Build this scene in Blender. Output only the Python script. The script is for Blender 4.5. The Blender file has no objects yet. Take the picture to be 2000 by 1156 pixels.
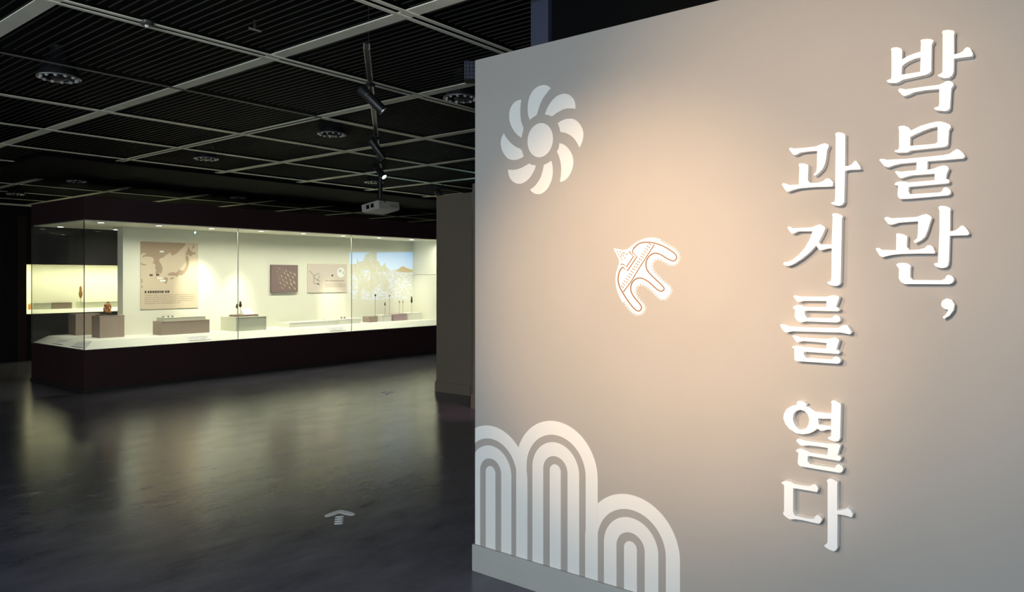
import bpy, bmesh, math, random
from mathutils import Vector, Matrix, Quaternion
from mathutils.geometry import tessellate_polygon
random.seed(7)
SC = bpy.context.scene
COL = SC.collection
PI = math.pi

# ------------------------------------------------------------------ camera
F, CX, HY = 1450.0, 1000.0, 542.0          # focal length in pixels, centre column, horizon row of the 2000x1156 frame
HEAD = math.radians(38.9)                  # the camera looks 38.9 degrees off the +X axis, dead level
FW = Vector((math.cos(HEAD), math.sin(HEAD), 0)); RT = Vector((math.sin(HEAD), -math.cos(HEAD), 0))
EYE = Vector((0, 0, 1.5))
cam = bpy.data.cameras.new('camera'); camo = bpy.data.objects.new('camera', cam); COL.objects.link(camo)
camo.location = EYE; camo.rotation_euler = (PI / 2, 0, HEAD - PI / 2)
cam.sensor_width = 36; cam.lens = F / 2000 * 36; cam.shift_y = (HY - 578) / 2000
cam.clip_start = 0.05; cam.clip_end = 100
SC.camera = camo

# ------------------------------------------------------------------ view + world
SC.view_settings.view_transform = 'Standard'; SC.view_settings.look = 'None'
SC.view_settings.gamma = 1; SC.view_settings.use_curve_mapping = False
SC.view_settings.exposure = 0.0
W = bpy.data.worlds.new('world'); SC.world = W; W.use_nodes = True
bg = W.node_tree.nodes['Background']; bg.inputs[0].default_value = (0.74, 0.90, 1.0, 1); bg.inputs[1].default_value = 0.85

# ------------------------------------------------------------------ lights
def aim(o, target):
    d = (Vector(target) - o.location).normalized()
    o.rotation_euler = d.to_track_quat('-Z', 'Y').to_euler()
def spot(name, loc, target, power, color, angle, blend, radius=0.03):
    l = bpy.data.lights.new(name, 'SPOT'); l.energy = power; l.color = color
    l.spot_size = math.radians(angle); l.spot_blend = blend; l.shadow_soft_size = radius
    o = bpy.data.objects.new(name, l); COL.objects.link(o); o.location = loc; aim(o, target); return o
def area(name, loc, target, power, color, sx, sy):
    l = bpy.data.lights.new(name, 'AREA'); l.energy = power; l.color = color; l.shape = 'RECTANGLE'; l.size = sx; l.size_y = sy
    o = bpy.data.objects.new(name, l); COL.objects.link(o); o.location = loc; aim(o, target); return o
WARM = (1.0, 0.66, 0.36)
spot('title_wall_spot', (-0.9, 2.5, 2.74), (2.845, 1.64, 1.36), 770, WARM, 31, 1.0, 0.05)
spot('title_wall_spot', (-0.9, 0.9, 2.74), (2.845, 0.90, 1.80), 440, (1.0, 0.68, 0.41), 38, 1.0, 0.05)
CASEX = [4.30, 5.08, 5.88, 6.72, 7.52, 8.35, 9.18, 10.0]
CASEW = (1.0, 0.95, 0.72)
for i, x in enumerate(CASEX):
    tx, tzz, pw, an = ((4.5, 0.9, 16, 60), (5.2, 0.8, 12, 60), (6.05, 1.34, 110, 46), (6.72, 1.08, 85, 38), (7.7, 0.9, 10, 60), (8.66, 0.98, 100, 32), (9.4, 0.8, 8, 60), (10.7, 0.7, 50, 46))[i]
    spot('case_spot', (x, 10.575, 2.225), (tx, 11.28, tzz), pw, CASEW, an, 1.0, 0.03)
    spot('case_spot', (x, 11.95, 2.225), (x + 0.15, 11.5, 1.0), 18, CASEW, 70, 0.9, 0.03)
spot('far_wall_fill', (6.2, 13.4, 2.6), (6.2, 15.3, 1.25), 24, (1.0, 0.94, 0.85), 58, 1.0, 0.05)  # unseen lamp added to lift the far wall to grey
area('cool_fill', (-2.3, 1.3, 2.7), (2.8, 1.5, 0.7), 195, (0.86, 0.95, 1.0), 1.5, 1.5)  # unseen cool fill added behind the camera to brighten the title wall
a = area('case_strip', (7.4, 10.495, 2.238), (7.4, 10.75, 0.5), 68, (1.0, 0.965, 0.78), 6.4, 0.05); a.data.spread = math.radians(145)
a = area('wall_case_strip', (7.0, 15.42, 1.715), (7.0, 15.6, 0.6), 48, (1.0, 0.93, 0.62), 3.9, 0.06)
spot('partition_spot', (5.9, 4.2, 2.75), (6.05, 5.68, 0.0), 110, (1.0, 0.50, 0.62), 24, 1.0, 0.03)
spot('blue_screen_light', (8.0, 5.85, 2.45), (7.25, 6.4, 2.83), 22, (0.22, 0.85, 1.0), 80, 1.0, 0.02)

# ------------------------------------------------------------------ pixel rays to real surfaces
def ray(px, py): return FW + RT * ((px - CX) / F) + Vector((0, 0, (HY - py) / F))
def on_x(px, py, x): r = ray(px, py); return EYE + r * (x / r.x)
def on_y(px, py, y): r = ray(px, py); return EYE + r * (y / r.y)
def on_z(px, py, z): r = ray(px, py); return EYE + r * ((z - EYE.z) / r.z)

# ------------------------------------------------------------------ materials
def mat(name, color, rough=0.6, metal=0.0, var=0.0, scale=8.0, bump=0.0, bscale=60.0, emit=None, estr=0.0, spec=0.5, stretch=None):
    m = bpy.data.materials.new(name); m.use_nodes = True
    nt = m.node_tree; p = nt.nodes['Principled BSDF']
    p.inputs['Base Color'].default_value = (*color, 1); p.inputs['Roughness'].default_value = rough
    p.inputs['Metallic'].default_value = metal; p.inputs['Specular IOR Level'].default_value = spec
    if emit: p.inputs['Emission Color'].default_value = (*emit, 1); p.inputs['Emission Strength'].default_value = estr
    if var or bump:
        tc = nt.nodes.new('ShaderNodeTexCoord'); mp = nt.nodes.new('ShaderNodeMapping')
        nt.links.new(tc.outputs['Object'], mp.inputs[0])
        if stretch: mp.inputs['Scale'].default_value = stretch
        n = nt.nodes.new('ShaderNodeTexNoise'); n.inputs['Scale'].default_value = scale; n.inputs['Detail'].default_value = 6
        nt.links.new(mp.outputs[0], n.inputs['Vector'])
        if var:
            mx = nt.nodes.new('ShaderNodeMix'); mx.data_type = 'RGBA'
            mx.inputs[6].default_value = (*[c * (1 - var) for c in color], 1); mx.inputs[7].default_value = (*[min(1, c * (1 + var)) for c in color], 1)
            nt.links.new(n.outputs['Fac'], mx.inputs[0]); nt.links.new(mx.outputs[2], p.inputs['Base Color'])
        if bump:
            n2 = nt.nodes.new('ShaderNodeTexNoise'); n2.inputs['Scale'].default_value = bscale; n2.inputs['Detail'].default_value = 4
            nt.links.new(mp.outputs[0], n2.inputs['Vector'])
            b = nt.nodes.new('ShaderNodeBump'); b.inputs['Strength'].default_value = bump; b.inputs['Distance'].default_value = 0.01
            nt.links.new(n2.outputs['Fac'], b.inputs['Height']); nt.links.new(b.outputs[0], p.inputs['Normal'])
    return m
M = {}
M['taupe'] = mat('taupe_wall_paint', (0.40, 0.37, 0.345), 0.75, var=0.05, scale=3, bump=0.04, bscale=180, spec=0.25)
M['taupe_base'] = mat('taupe_skirting', (0.40, 0.40, 0.385), 0.6, var=0.04)
M['brown_wall'] = mat('olive_taupe_paint', (0.28, 0.225, 0.17), 0.75, var=0.06, scale=3, spec=0.25)
M['vinyl'] = mat('white_vinyl_print', (0.80, 0.785, 0.76), 0.5, spec=0.3)
M['tan_line'] = mat('tan_printed_line', (0.26, 0.115, 0.06), 0.6, spec=0.2)
M['letter'] = mat('white_lettering', (0.96, 0.96, 0.96), 0.45, spec=0.3)
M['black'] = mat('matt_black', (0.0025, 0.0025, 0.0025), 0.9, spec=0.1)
M['slat'] = mat('dark_ceiling_slat', (0.022, 0.022, 0.019), 0.55, spec=0.3)
M['bar'] = mat('grey_ceiling_bar', (0.82, 0.79, 0.64), 0.55, var=0.2, scale=6)
M['bar_dark'] = mat('dark_ceiling_rail', (0.10, 0.09, 0.09), 0.55)
M['navy'] = mat('dark_navy_metal', (0.035, 0.04, 0.075), 0.6)
M['darkwall'] = mat('near_black_wall', (0.010, 0.008, 0.008), 0.8, spec=0.2)
M['greywall'] = mat('dark_grey_wall', (0.16, 0.15, 0.14), 0.8, spec=0.2)
M['redwall'] = mat('dark_maroon_panel', (0.030, 0.014, 0.014), 0.7, spec=0.25)
M['casing'] = mat('dark_brown_laminate', (0.075, 0.036, 0.037), 0.55, var=0.12, scale=2, spec=0.3)
M['cream'] = mat('cream_case_lining', (0.82, 0.825, 0.72), 0.7, spec=0.2)
M['deck'] = mat('white_case_deck', (0.80, 0.82, 0.76), 0.6, spec=0.25)
M['plinth_taupe'] = mat('taupe_display_block', (0.36, 0.285, 0.245), 0.6, var=0.05, spec=0.25)
M['plinth_mauve'] = mat('mauve_display_block', (0.46, 0.34, 0.36), 0.6, spec=0.25)
M['plinth_pale'] = mat('pale_green_display_block', (0.66, 0.68, 0.56), 0.6, spec=0.25)
M['plinth_white'] = mat('white_display_block', (0.85, 0.85, 0.76), 0.6, spec=0.25)
M['tray'] = mat('brown_tray', (0.27, 0.19, 0.165), 0.6)
M['poster'] = mat('pinkish_beige_poster', (0.66, 0.56, 0.43), 0.65, spec=0.2)
M['land'] = mat('brown_map_land', (0.42, 0.32, 0.235), 0.65, spec=0.2)
M['sea_line'] = mat('faint_map_line', (0.56, 0.47, 0.35), 0.65, spec=0.2)
M['ink'] = mat('dark_print', (0.10, 0.085, 0.075), 0.65, spec=0.2)
M['ink_soft'] = mat('soft_brown_print', (0.42, 0.35, 0.28), 0.65, spec=0.2)
M['ink_grey'] = mat('grey_print', (0.22, 0.21, 0.20), 0.65, spec=0.2)
M['panel2'] = mat('pale_pink_panel', (0.68, 0.61, 0.55), 0.65, spec=0.2)
M['whiteprint'] = mat('white_print', (0.88, 0.90, 0.90), 0.6, spec=0.2)
M['mauvepanel'] = mat('mauve_brown_backboard', (0.225, 0.165, 0.165), 0.7, spec=0.2)
M['gilt'] = mat('pale_gilt_bronze', (0.90, 0.80, 0.50), 0.35, metal=0.1)
M['bronze'] = mat('brown_glossy_carving', (0.30, 0.14, 0.05), 0.25, var=0.5, scale=30)
M['dark_bronze'] = mat('dark_bronze', (0.06, 0.035, 0.02), 0.4, metal=0.4)
M['rod'] = mat('thin_steel_rod', (0.35, 0.27, 0.20), 0.4, metal=0.5)
M['chrome'] = mat('bright_chrome', (0.85, 0.82, 0.78), 0.25, metal=0.35)
M['black_metal'] = mat('black_powder_coat', (0.010, 0.010, 0.012), 0.4)
M['track'] = mat('dark_track_metal', (0.03, 0.03, 0.028), 0.35)
M['white_plastic'] = mat('white_projector_plastic', (0.72, 0.68, 0.60), 0.5)
M['lens'] = mat('lens_glass', (0.01, 0.01, 0.012), 0.08)
M['glow'] = mat('lamp_glow', (1, 1, 1), 0.4, emit=(1, 0.97, 0.88), estr=6)
M['glow_small'] = mat('downlight_glow', (1, 1, 1), 0.4, emit=(1, 0.98, 0.9), estr=3)
M['sticker'] = mat('pale_floor_sticker', (0.95, 0.95, 0.95), 0.55)
M['rubber'] = mat('dark_base_strip', (0.05, 0.045, 0.04), 0.5)
M['joint'] = mat('pale_joint_strip', (0.55, 0.55, 0.45), 0.4)
M['speck'] = mat('dull_chrome', (0.36, 0.35, 0.33), 0.3, metal=0.8)
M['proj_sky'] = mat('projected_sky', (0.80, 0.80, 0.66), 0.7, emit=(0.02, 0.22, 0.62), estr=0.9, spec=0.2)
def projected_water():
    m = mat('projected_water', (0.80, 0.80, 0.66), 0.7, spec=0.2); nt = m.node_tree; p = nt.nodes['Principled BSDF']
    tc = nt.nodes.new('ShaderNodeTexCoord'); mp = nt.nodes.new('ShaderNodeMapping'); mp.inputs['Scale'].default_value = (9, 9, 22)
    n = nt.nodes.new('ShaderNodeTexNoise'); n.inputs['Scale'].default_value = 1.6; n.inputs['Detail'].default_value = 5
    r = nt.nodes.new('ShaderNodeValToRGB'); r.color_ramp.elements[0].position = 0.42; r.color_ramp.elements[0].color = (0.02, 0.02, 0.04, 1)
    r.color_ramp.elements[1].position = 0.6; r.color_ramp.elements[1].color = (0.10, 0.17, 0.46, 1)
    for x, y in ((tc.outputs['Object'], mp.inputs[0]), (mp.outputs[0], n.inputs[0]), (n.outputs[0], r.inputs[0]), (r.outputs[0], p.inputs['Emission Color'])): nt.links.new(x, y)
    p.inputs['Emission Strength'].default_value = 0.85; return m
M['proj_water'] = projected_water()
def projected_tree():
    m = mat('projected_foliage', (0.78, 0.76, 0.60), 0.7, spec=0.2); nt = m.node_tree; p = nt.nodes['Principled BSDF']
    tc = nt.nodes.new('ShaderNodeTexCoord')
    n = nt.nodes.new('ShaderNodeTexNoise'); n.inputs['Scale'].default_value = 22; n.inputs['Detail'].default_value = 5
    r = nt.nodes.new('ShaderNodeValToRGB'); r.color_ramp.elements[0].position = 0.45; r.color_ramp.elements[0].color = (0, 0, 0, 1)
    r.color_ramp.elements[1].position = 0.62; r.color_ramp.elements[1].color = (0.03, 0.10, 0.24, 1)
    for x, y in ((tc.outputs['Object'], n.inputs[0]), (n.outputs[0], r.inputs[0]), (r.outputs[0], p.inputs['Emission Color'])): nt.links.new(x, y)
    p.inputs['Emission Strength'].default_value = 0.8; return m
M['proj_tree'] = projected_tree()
def glass_mat():
    m = bpy.data.materials.new('case_glass'); m.use_nodes = True; nt = m.node_tree
    for n in list(nt.nodes): nt.nodes.remove(n)
    out = nt.nodes.new('ShaderNodeOutputMaterial'); mix = nt.nodes.new('ShaderNodeMixShader'); fr = nt.nodes.new('ShaderNodeFresnel'); fr.inputs[0].default_value = 1.38
    t = nt.nodes.new('ShaderNodeBsdfTransparent'); t.inputs[0].default_value = (0.965, 0.975, 0.965, 1)
    g = nt.nodes.new('ShaderNodeBsdfGlossy'); g.inputs['Roughness'].default_value = 0.0
    # both faces of a thin pane behave alike: the node inverts the index on back faces, so undo that here
    ge = nt.nodes.new('ShaderNodeNewGeometry'); mr = nt.nodes.new('ShaderNodeMapRange'); mr.inputs[3].default_value = 1.34; mr.inputs[4].default_value = 1 / 1.34
    nt.links.new(ge.outputs['Backfacing'], mr.inputs[0]); nt.links.new(mr.outputs[0], fr.inputs[0])
    nt.links.new(fr.outputs[0], mix.inputs[0]); nt.links.new(t.outputs[0], mix.inputs[1]); nt.links.new(g.outputs[0], mix.inputs[2]); nt.links.new(mix.outputs[0], out.inputs[0])
    return m
M['glass'] = glass_mat()
def floor_mat():
    m = bpy.data.materials.new('dark_polished_vinyl_floor'); m.use_nodes = True; nt = m.node_tree; p = nt.nodes['Principled BSDF']
    tc = nt.nodes.new('ShaderNodeTexCoord'); mp = nt.nodes.new('ShaderNodeMapping'); nt.links.new(tc.outputs['Object'], mp.inputs[0])
    mp.inputs['Scale'].default_value = (1.0, 2.2, 1); mp.inputs['Rotation'].default_value = (0, 0, math.radians(-30))
    n1 = nt.nodes.new('ShaderNodeTexNoise'); n1.inputs['Scale'].default_value = 2.0; n1.inputs['Detail'].default_value = 10; n1.inputs['Roughness'].default_value = 0.7
    nt.links.new(mp.outputs[0], n1.inputs['Vector'])
    r1 = nt.nodes.new('ShaderNodeValToRGB'); r1.color_ramp.elements[0].position = 0.25; r1.color_ramp.elements[0].color = (0.056, 0.059, 0.077, 1)
    r1.color_ramp.elements[1].position = 0.8; r1.color_ramp.elements[1].color = (0.145, 0.142, 0.178, 1)
    nt.links.new(n1.outputs[0], r1.inputs[0]); nt.links.new(r1.outputs[0], p.inputs['Base Color'])
    r2 = nt.nodes.new('ShaderNodeMapRange'); r2.inputs[1].default_value = 0.3; r2.inputs[2].default_value = 0.75; r2.inputs[3].default_value = 0.17; r2.inputs[4].default_value = 0.24
    nt.links.new(n1.outputs[0], r2.inputs[0]); nt.links.new(r2.outputs[0], p.inputs['Roughness'])
    n2 = nt.nodes.new('ShaderNodeTexNoise'); n2.inputs['Scale'].default_value = 22; n2.inputs['Detail'].default_value = 5; nt.links.new(mp.outputs[0], n2.inputs['Vector'])
    b = nt.nodes.new('ShaderNodeBump'); b.inputs['Strength'].default_value = 0.22; b.inputs['Distance'].default_value = 0.002
    nt.links.new(n2.outputs[0], b.inputs['Height']); nt.links.new(b.outputs[0], p.inputs['Normal'])
    p.inputs['Specular IOR Level'].default_value = 0.5
    return m
M['floor'] = floor_mat()

# ------------------------------------------------------------------ mesh helpers
class MB:
    def __init__(s): s.v = []; s.f = []
    def add(s, vs, fs):
        o = len(s.v); s.v += [tuple(v) for v in vs]; s.f += [tuple(i + o for i in f) for f in fs]; return s
    def box(s, x0, y0, z0, x1, y1, z1, mtx=None):
        vs = [Vector(p) for p in ((x0, y0, z0), (x1, y0, z0), (x1, y1, z0), (x0, y1, z0), (x0, y0, z1), (x1, y0, z1), (x1, y1, z1), (x0, y1, z1))]
        if mtx: vs = [mtx @ v for v in vs]
        return s.add(vs, [(3, 2, 1, 0), (4, 5, 6, 7), (0, 1, 5, 4), (1, 2, 6, 5), (2, 3, 7, 6), (3, 0, 4, 7)])
    def lathe(s, prof, n=20, mtx=None, cap=True):
        vs = []
        for r, z in prof:
            for k in range(n): a_ = 2 * PI * k / n; vs.append(Vector((r * math.cos(a_), r * math.sin(a_), z)))
        if mtx: vs = [mtx @ v for v in vs]
        fs = []
        for i in range(len(prof) - 1):
            for k in range(n): k2 = (k + 1) % n; fs.append((i * n + k, i * n + k2, (i + 1) * n + k2, (i + 1) * n + k))
        if cap: fs.append(tuple(reversed(range(n)))); fs.append(tuple((len(prof) - 1) * n + k for k in range(n)))
        return s.add(vs, fs)
    def tube(s, p0, p1, r0, r1=None, n=12):
        p0, p1 = Vector(p0), Vector(p1); d = p1 - p0
        mt = Matrix.Translation(p0) @ d.to_track_quat('Z', 'Y').to_matrix().to_4x4()
        return s.lathe([(r0, 0), (r0 if r1 is None else r1, d.length)], n, mt)
    def torus(s, R, r, n=32, k=8, mtx=None):
        vs = []
        for i in range(n):
            a_ = 2 * PI * i / n
            for j in range(k):
                b_ = 2 * PI * j / k; q = R + r * math.cos(b_); vs.append(Vector((q * math.cos(a_), q * math.sin(a_), r * math.sin(b_))))
        if mtx: vs = [mtx @ v for v in vs]
        return s.add(vs, [(i * k + j, ((i + 1) % n) * k + j, ((i + 1) % n) * k + (j + 1) % k, i * k + (j + 1) % k) for i in range(n) for j in range(k)])
    def sheet(s, loops, off):
        """loops: outer outline then holes, as 3-D points; extruded by the vector off (front face stays put)."""
        off = Vector(off); loops = [[Vector(p) for p in l] for l in loops]
        flat = [p for l in loops for p in l]; N = len(flat)
        tris = tessellate_polygon(loops)
        vs = flat + [p + off for p in flat]; fs = [tuple(t) for t in tris] + [tuple(i + N for i in reversed(t)) for t in tris]
        o = 0
        for l in loops:
            L = len(l)
            for k in range(L): fs.append((o + k, o + (k + 1) % L, N + o + (k + 1) % L, N + o + k))
            o += L
        return s.add(vs, fs)
    def build(s, name, m, parent=None, smooth=False, bevel=0.0):
        me = bpy.data.meshes.new(name); me.from_pydata(s.v, [], s.f); me.update()
        bm = bmesh.new(); bm.from_mesh(me); bmesh.ops.recalc_face_normals(bm, faces=bm.faces)
        if bevel: bmesh.ops.bevel(bm, geom=list(bm.edges), offset=bevel, segments=2, profile=0.5, affect='EDGES')
        bm.to_mesh(me); bm.free()
        if smooth:
            for p in me.polygons: p.use_smooth = True
            me.set_sharp_from_angle(angle=math.radians(40))
        me.materials.append(m)
        o = bpy.data.objects.new(name, me); COL.objects.link(o)
        if parent: o.parent = parent; o.matrix_parent_inverse = Matrix.Translation(parent.location).inverted() if parent.type == 'EMPTY' and parent.rotation_euler.to_matrix() == Matrix.Identity(3) else parent.matrix_world.inverted()
        return o
def box(name, m, b, parent=None, bevel=0.0): return MB().box(*b).build(name, m, parent, bevel=bevel)
def tag(o, label=None, cat=None, group=None, kind=None):
    if label: o['label'] = label
    if cat: o['category'] = cat
    if group: o['group'] = group
    if kind: o['kind'] = kind
    return o
def thing(name, loc, label, cat, group=None):
    o = bpy.data.objects.new(name, None); COL.objects.link(o); o.location = loc; o.empty_display_size = 0.1
    o.matrix_world = Matrix.Translation(Vector(loc)); return tag(o, label, cat, group)
def struct(o): o['kind'] = 'structure'; return o
def copy_tree(o, parent=None):
    c = o.copy(); COL.objects.link(c)
    if parent: c.parent = parent
    for ch in o.children: copy_tree(ch, c)
    return c

# ================================================================== SETTING
CEIL = 2.82
struct(MB().box(-3, -3, -0.1, 17, 17, 0).build('floor', M['floor']))
ceiling = struct(box('ceiling', M['black'], (-3, -3, 3.15, 17, 17, 3.25)))
GX = [1.365 + 1.2 * k for k in range(-3, 14)]
GY = [2.745 + 1.155 * k for k in range(-4, 12)]
panel = MB()
for k in range(22):
    x = 0.075 + k * 0.0515; panel.box(x, 0.062, 0, x + 0.006, 1.093, 0.004)
proto = None
for x in GX[:-1]:
    for y in GY[:-1]:
        if proto is None:
            proto = panel.build('louvre_panel', M['slat'], ceiling); proto.matrix_parent_inverse = Matrix.Identity(4); c = proto
        else: c = proto.copy(); COL.objects.link(c); c.parent = ceiling
        c.location = (x, y, CEIL + 0.008); c['kind'] = 'stuff'
for i, x in enumerate(GX):
    w = 0.042
    if abs(x - 3.765) < 0.1:                       # this beam changes to a pair of thin rails beyond the service rail
        MB().box(x - w, -3, CEIL - 0.003, x + w, 5.055, CEIL + 0.003).build('ceiling_beam', M['bar'], ceiling)
        for d in (-0.028, 0.028): MB().box(x + d - 0.011, 5.055, CEIL - 0.003, x + d + 0.011, 17, CEIL + 0.003).build('ceiling_rail', M['bar'], ceiling)
        continue
    MB().box(x - w, -3, CEIL - 0.003, x + w, 17, CEIL + 0.003).build('ceiling_beam', M['bar'], ceiling)
for j, y in enumerate(GY):
    if abs(y - 5.055) < 0.1:                       # the thin dark service rail
        MB().box(-3, y - 0.012, CEIL - 0.008, 3.765, y + 0.012, CEIL - 0.003).build('ceiling_rail', M['bar_dark'], ceiling)
        MB().box(3.765, y - 0.03, CEIL - 0.008, 17, y + 0.03, CEIL - 0.003).build('ceiling_rail', M['bar'], ceiling)
    elif y < 4.5:
        for d in (-0.030, 0.030):
            MB().box(-3, y + d - 0.013, CEIL - 0.008, 17, y + d + 0.013, CEIL - 0.003).build('ceiling_rail', M['bar'], ceiling)
    else:
        MB().box(-3, y - 0.03, CEIL - 0.008, 17, y + 0.03, CEIL - 0.003).build('ceiling_rail', M['bar'], ceiling)

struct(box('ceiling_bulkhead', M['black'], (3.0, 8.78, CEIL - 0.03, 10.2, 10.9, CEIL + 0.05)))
# title wall
TX = 2.845; TOP = 2.614
struct(box('wall_right', M['taupe'], (TX, -3, 0, TX + 0.14, 2.5386, TOP)))
struct(box('baseboard_right', M['taupe_base'], (TX - 0.016, -3, 0, TX, 2.5466, 0.135), bevel=0.002))
struct(box('trim_1', M['black'], (TX + 0.03, -3, TOP, TX + 0.09, 2.075, 3.15)))
struct(box('trim_2', M['navy'], (TX + 0.002, 2.077, TOP, TX + 0.10, 2.18, 3.15)))
# partition beyond it
struct(box('wall_partition', M['brown_wall'], (7.0, 6.30, 0, 7.14, 6.93, 2.58)))
struct(box('baseboard_partition', M['brown_wall'], (6.985, 6.32, 0, 7.16, 6.945, 0.13)))
struct(box('wall_return', M['brown_wall'], (6.36, 3.2, 0, 6.50, 5.716, 2.58)))
struct(box('baseboard_return', M['brown_wall'], (6.345, 3.2, 0, 6.515, 5.73, 0.16)))
# far walls
Y1 = 15.3
NX0, NX1, NZ0, NZ1 = 4.945, 9.1, 0.835, 1.74
struct(MB().box(-3, Y1, 0, NX0, Y1 + 0.1, 2.79).box(NX0, Y1, 0, NX0 + 0.1, Y1 + 0.1, NZ0).box(NX0, Y1, NZ1, NX0 + 0.1, Y1 + 0.1, 2.79).build('wall_back_left', M['darkwall']))
struct(MB().box(NX1, Y1, 0, 17, Y1 + 0.1, 2.79).box(NX0 + 0.1, Y1, 0, NX1, Y1 + 0.1, NZ0).box(NX0 + 0.1, Y1, NZ1, NX1, Y1 + 0.1, 2.79).build('wall_back', M['greywall']))
struct(box('trim_3', M['bar'], (-3, Y1 - 0.03, 2.79, 17, Y1 + 0.1, 2.82)))
struct(box('trim_5', M['black'], (-3, Y1, 2.82, 17, Y1 + 0.1, 3.15)))          # closes the void above the slats
struct(box('trim_6', M['black'], (-3.02, -3, 2.80, -3, 17, 3.15))); struct(box('trim_7', M['black'], (-3, -3.02, 2.80, 3, -3, 3.15)))
struct(box('trim_4', M['redwall'], (4.80, Y1 - 0.02, 0, 4.94, Y1, 2.62)))
struct(box('wall_far_right', M['darkwall'], (16.8, -3, 0, 17, 17, 3.15)))
struct(box('wall_front', M['darkwall'], (3.0, -3, 0, 17, -2.9, 3.15)))
struct(box('wall_left', M['darkwall'], (-3, 9.0, 0, -2.9, 17, 3.15)))

# ================================================================== TITLE LETTERING (30 mm deep raised characters on the wall)
FACE = TX - 0.030
def trace(pts, ox, oy, sc, x): return [on_x(ox + u / sc, oy + v / sc, x) for u, v in pts]
LET = []
LET.append(('박', (1720, 50, 6.4211), 'large white raised Korean syllable 박 at the top of the shorter column', [
 [[(125,295),(150,275),(200,270),(245,280),(270,300),(268,425),(340,380),(430,345),(500,325),(505,215),(498,185),(520,172),(590,165),(645,172),(665,190),(640,240),(635,570),(610,598),(565,618),(275,680),(240,700),(195,720),(110,720),(72,698),(85,682),(125,670),(135,640),(135,320)],
  [(268,510),(262,615),(495,578),(500,400),(430,415),(350,450),(300,480)]],
 [[(768,85),(780,62),(840,52),(905,58),(930,80),(920,110),(920,360),(985,345),(1030,320),(1060,280),(1090,268),(1120,280),(1160,350),(1145,385),(920,415),(915,580),(895,625),(855,655),(790,660),(730,640),(712,620),(755,600),(775,580),(778,110)]],
 [[(218,815),(235,788),(265,788),(310,800),(560,762),(730,742),(790,715),(820,695),(860,690),(900,710),(918,740),(885,790),(870,1030),(850,1060),(810,1072),(700,1062),(665,1040),(690,1022),(725,1015),(735,975),(735,795),(560,810),(420,835),(350,868),(295,885),(262,865)]]]))
LET.append(('물', (1710, 230, 6.8), 'large white raised Korean syllable 물 between 박 and 관 in the shorter column', [
 [[(300,130),(320,108),(380,105),(435,125),(475,165),(600,105),(720,70),(800,52),(860,48),(930,65),(985,90),(1003,120),(975,165),(962,350),(940,378),(890,390),(470,435),(420,460),(300,465),(252,448),(258,430),(295,425),(312,400),(312,150)],
  [(460,255),(458,372),(760,348),(805,338),(822,318),(825,118),(730,138),(640,170),(540,215)]],
 [[(48,560),(65,545),(105,545),(150,557),(400,545),(900,495),(985,475),(1040,435),(1078,413),(1120,430),(1165,470),(1188,510),(1160,540),(690,578),(688,690),(770,675),(830,650),(905,632),(955,645),(975,672),(945,745),(932,812),(965,815),(985,840),(965,870),(440,918),(438,985),(465,1015),(850,990),(880,975),(900,935),(930,920),(975,940),(1000,970),(995,1010),(960,1030),(440,1075),(330,1078),(300,1055),(292,1020),(300,905),(285,898),(250,890),(265,860),(310,845),(390,845),(440,858),(785,828),(785,742),(480,765),(400,785),(345,805),(310,790),(258,720),(275,705),(330,715),(540,695),(545,590),(330,610),(240,632),(165,660),(115,640)]]]))
LET.append(('관', (1700, 390, 6.42), 'large white raised Korean syllable 관 just above the comma', [
 [[(170,235),(195,215),(225,218),(265,232),(580,215),(650,190),(700,178),(745,198),(772,225),(750,280),(720,380),(685,465),(640,505),(565,545),(540,525),(555,505),(585,485),(595,420),(597,270),(480,278),(350,288),(300,305),(255,315),(220,300)]],
 [[(65,620),(80,603),(110,605),(150,628),(322,632),(325,460),(320,430),(345,420),(410,432),(462,455),(455,590),(490,628),(600,625),(680,605),(710,575),(745,567),(785,590),(810,655),(800,675),(600,675),(380,680),(250,695),(150,720),(115,700)]],
 [[(850,95),(880,75),(940,80),(990,98),(1008,118),(1000,140),(998,395),(1060,385),(1105,355),(1130,330),(1155,322),(1190,345),(1225,390),(1240,425),(1215,445),(995,452),(985,760),(975,820),(950,848),(900,857),(850,850),(810,830),(792,805),(810,795),(845,790),(850,730),(865,400),(865,140)]],
 [[(322,820),(340,798),(400,790),(460,797),(495,815),(508,830),(500,860),(498,970),(530,1005),(890,1008),(935,990),(945,960),(970,942),(1010,948),(1040,975),(1048,1010),(1020,1048),(980,1060),(430,1058),(380,1030),(355,985),(358,870),(345,845)]]]))
LET.append((',', (1480, 400, 3.4), 'white raised comma ending the shorter column below the syllable 관', [
 [[(1217,655),(1228,633),(1255,620),(1288,630),(1306,660),(1299,700),(1270,738),(1236,757),(1227,745),(1250,725),(1265,697),(1238,690),(1220,674)]]]))
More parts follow.
